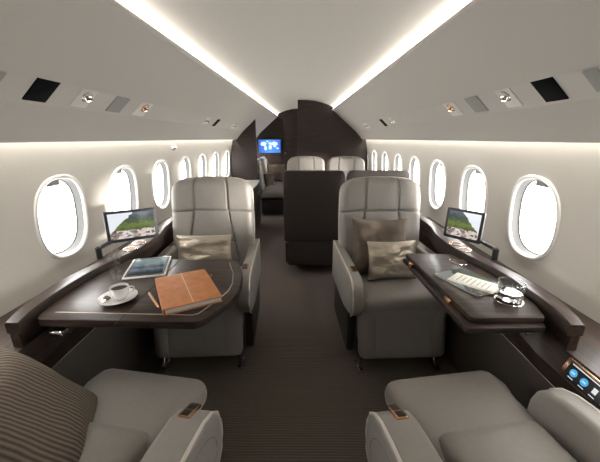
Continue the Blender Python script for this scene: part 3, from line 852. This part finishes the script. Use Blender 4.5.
# ------------------------------------------------------------------ service belt items
nrm = Vector((.31, 0, .34)).normalized()
def belt_frame(side, y, t, inset_=0):
    x, z = slope(t); p = Vector((side*(x-.0015)*s(y), y, z+.005))
    return p
PITCH = math.atan2(.31, .34)
def belt(side, y, t, name, label, cat, grp=None):
    # local x = along slope (towards the aisle), local y = along cabin, local -z = into cabin
    p = belt_frame(side, y, t)
    return thing(name, label, cat, p, (0, (R(42.4) if side > 0 else -R(42.4)), 0), grp)
SL = math.hypot(.34, .31)
TC = .13
for side, wd in ((-1, 'left'), (1, 'right')):
    h = .215*SL
    def flat(y0, y1, sc=1.): return (h*sc, y1-y0)
    o = belt(side, 1.168, TC, 'display_panel', 'black rectangular panel in the %s overhead belt' % wd, 'panel', 'black overhead panels')
    obj('panel_face', B(0, 0, -.001, h, .098, .006, .002), 'matte_black', o)
    # skewed outline as in the photograph comes from the perspective alone
    for yc, dy, cn, lab in ((1.388, .095, 'chrome', 'nearer'), (1.88, .13, 'copper', 'farther')):
        o = belt(side, yc, TC, 'air_gasper', '%s square recess with %s air nozzle in the %s overhead belt' % (lab, cn, wd), 'air vent', 'air nozzles in square recesses')
        bm = bmesh.new(); box(bm, 0, 0, -.001, h, dy, .004, .0015)
        obj('recess_plate', bm, 'recess', o)
        nz = obj('nozzle', lathe([(0, -.016), (.009, -.016), (.016, -.010), (.019, 0), (.013, .004)], 20), cn, o, (-side*.012, .004, -.006), (0, side*R(-30), 0))
        obj('nozzle_lens', lathe([(0, -.0175), (.0075, -.0165)], 16), 'spot', nz)
        obj('nozzle_collar', lathe([(.020, -.002), (.026, -.003), (.027, 0), (.020, .001)], 24), cn, o, (-side*.012, .004, -.002))
    o = belt(side, 1.637, TC, 'speaker_grille', 'grey rounded speaker grille between two air nozzles in the %s overhead belt' % wd, 'speaker', 'grey speaker grilles')
    obj('grille', B(0, 0, -.001, h, .115, .005, .0024, 3), 'grille', o)
    o = belt(side, .985, TC, 'speaker_grille', 'grey speaker grille at the frame edge before the black panel on the %s' % wd, 'speaker', 'grey speaker grilles')
    obj('grille', B(0, 0, -.001, h*.8, .05, .005, .0024, 3), 'grille', o)
    o = belt(side, 3.10, TC, 'air_gasper', 'small far pair of round nozzles in the %s overhead belt' % wd, 'air vent')
    obj('recess_plate', B(0, 0, -.001, h*.8, .12, .003, .001), 'recess', o)
    for q in (-.03, .03): obj('nozzle', lathe([(0, -.014), (.012, -.012), (.016, 0)], 16), 'chrome', o, (0, q, -.003))
    o = belt(side, 3.45, TC, 'indicator_panel', 'small far black panel in the %s overhead belt' % wd, 'panel')
    obj('panel_face', B(0, 0, -.002, h, .10, .005, .002), 'matte_black', o)
    o = belt(side, 4.3, TC, 'reading_light', 'far pale square light unit in the %s overhead belt' % wd, 'light')
    obj('plate', B(0, 0, -.001, h*.9, .22, .004, .0015), 'recess', o)
    for q in (-.05, .05): obj('lens', lathe([(0, -.008), (.014, -.007), (.018, 0)], 16), 'chrome', o, (0, q, -.003))

# ------------------------------------------------------------------ rear cabin
cr = thing('credenza', 'dark wood cabinet with white counter top against the left wall', 'cabinet', (-.79, 4.15, 0))
obj('carcass', B(0, 0, .33, .28, 1.60, .66, .006), 'wood_long', cr)
obj('counter_top', B(0, 0, .675, .31, 1.62, .03, .008), 'counter', cr)
for q in range(3):
    d = obj('door', B(.143, -.53+.53*q, .34, .012, .50, .58, .003), 'wood_long', cr)
    obj('handle', tube([(.154, -.53+.53*q, .56), (.154, -.53+.53*q+.12, .56)], .005, 8), 'chrome', d)
# aft divan seat with its pillows
dv = thing('divan', 'pale leather side facing sofa behind the dark left partition', 'sofa', (-.42, 6.0, 0))
obj('sofa_base', soft(.46, 1.15, .26, .03, (6, 8, 6)), 'dark', dv, (-.06, 0, .15))
obj('seat_cushion', soft(.58, 1.16, .18, .08, (12, 16, 8), lambda x, y, z: (x, y, z+.012*(1-(x/.29)**2))), 'leather', dv, (-.01, 0, .37))
obj('backrest', soft(.15, 1.16, .62, .06, (6, 16, 12)), 'leather', dv, (-.32, 0, .66), (0, R(-6), 0))
pillow('throw_pillow', 'dark brown pillow on the far sofa under the map screen', .40, .36, .12, 'suede', (-.49, 6.30, .66), (R(-12), 0, 0), .006, 21, cs=9)
pillow('throw_pillow', 'taupe pillow leaning on the backrest of the far sofa', .26, .24, .10, 'suede', (-.58, 5.75, .60), (R(-14), 0, R(62)), .008, 31, cs=9)
tv = thing('map_screen', 'wall screen glowing blue with a white world map on the far bulkhead', 'screen', (-.655, 6.76, 1.165))
obj('bezel', soft(.49, .03, .31, .012, (10, 3, 8)), 'black', tv)
quad_uv(.455, .265, 'map', 'picture', tv, (0, -.0165, 0))
# small wall lamp on the left sidewall near the cove
for side, wd in ((-1, 'left'),):
    o = thing('wall_reading_light', 'small chrome reading light on the left sidewall above the windows', 'light', (side*1.117, 2.85, 1.235), (0, side*R(12), 0))
    obj('mount', B(0, 0, 0, .010, .05, .035, .003), 'chrome', o); obj('lamp_head', lathe([(0, 0), (.013, .002), (.015, .022), (0, .024)], 16), 'chrome', o, (-side*.006, 0, -.003), (0, -side*R(70), 0))

# ------------------------------------------------------------------ light and camera
w = bpy.data.worlds.new('daylight'); bpy.context.scene.world = w; w.use_nodes = True
bgn = w.node_tree.nodes['Background']; bgn.inputs[0].default_value = (1., .985, .96, 1); bgn.inputs[1].default_value = 10.
sun = bpy.data.lights.new('sun', 'SUN'); sun.energy = 10.; sun.angle = R(5); sun.color = (1, .94, .85)
so = bpy.data.objects.new('sun', sun); C.objects.link(so)
so.rotation_euler = Vector((-1., .42, -.03)).to_track_quat('-Z', 'Y').to_euler()

cam = bpy.data.cameras.new('camera'); co = bpy.data.objects.new('camera', cam); C.objects.link(co)
cam.sensor_width = 36; cam.lens = 312/600*36; cam.clip_start = .02
co.location = (.03, 0, 1.32); co.rotation_euler = (R(90-16.51), 0, R(.44))
bpy.context.scene.camera = co
vs = bpy.context.scene.view_settings
vs.view_transform = 'Standard'; vs.look = 'None'; vs.exposure = 0.; vs.gamma = 1
vs.use_curve_mapping = False
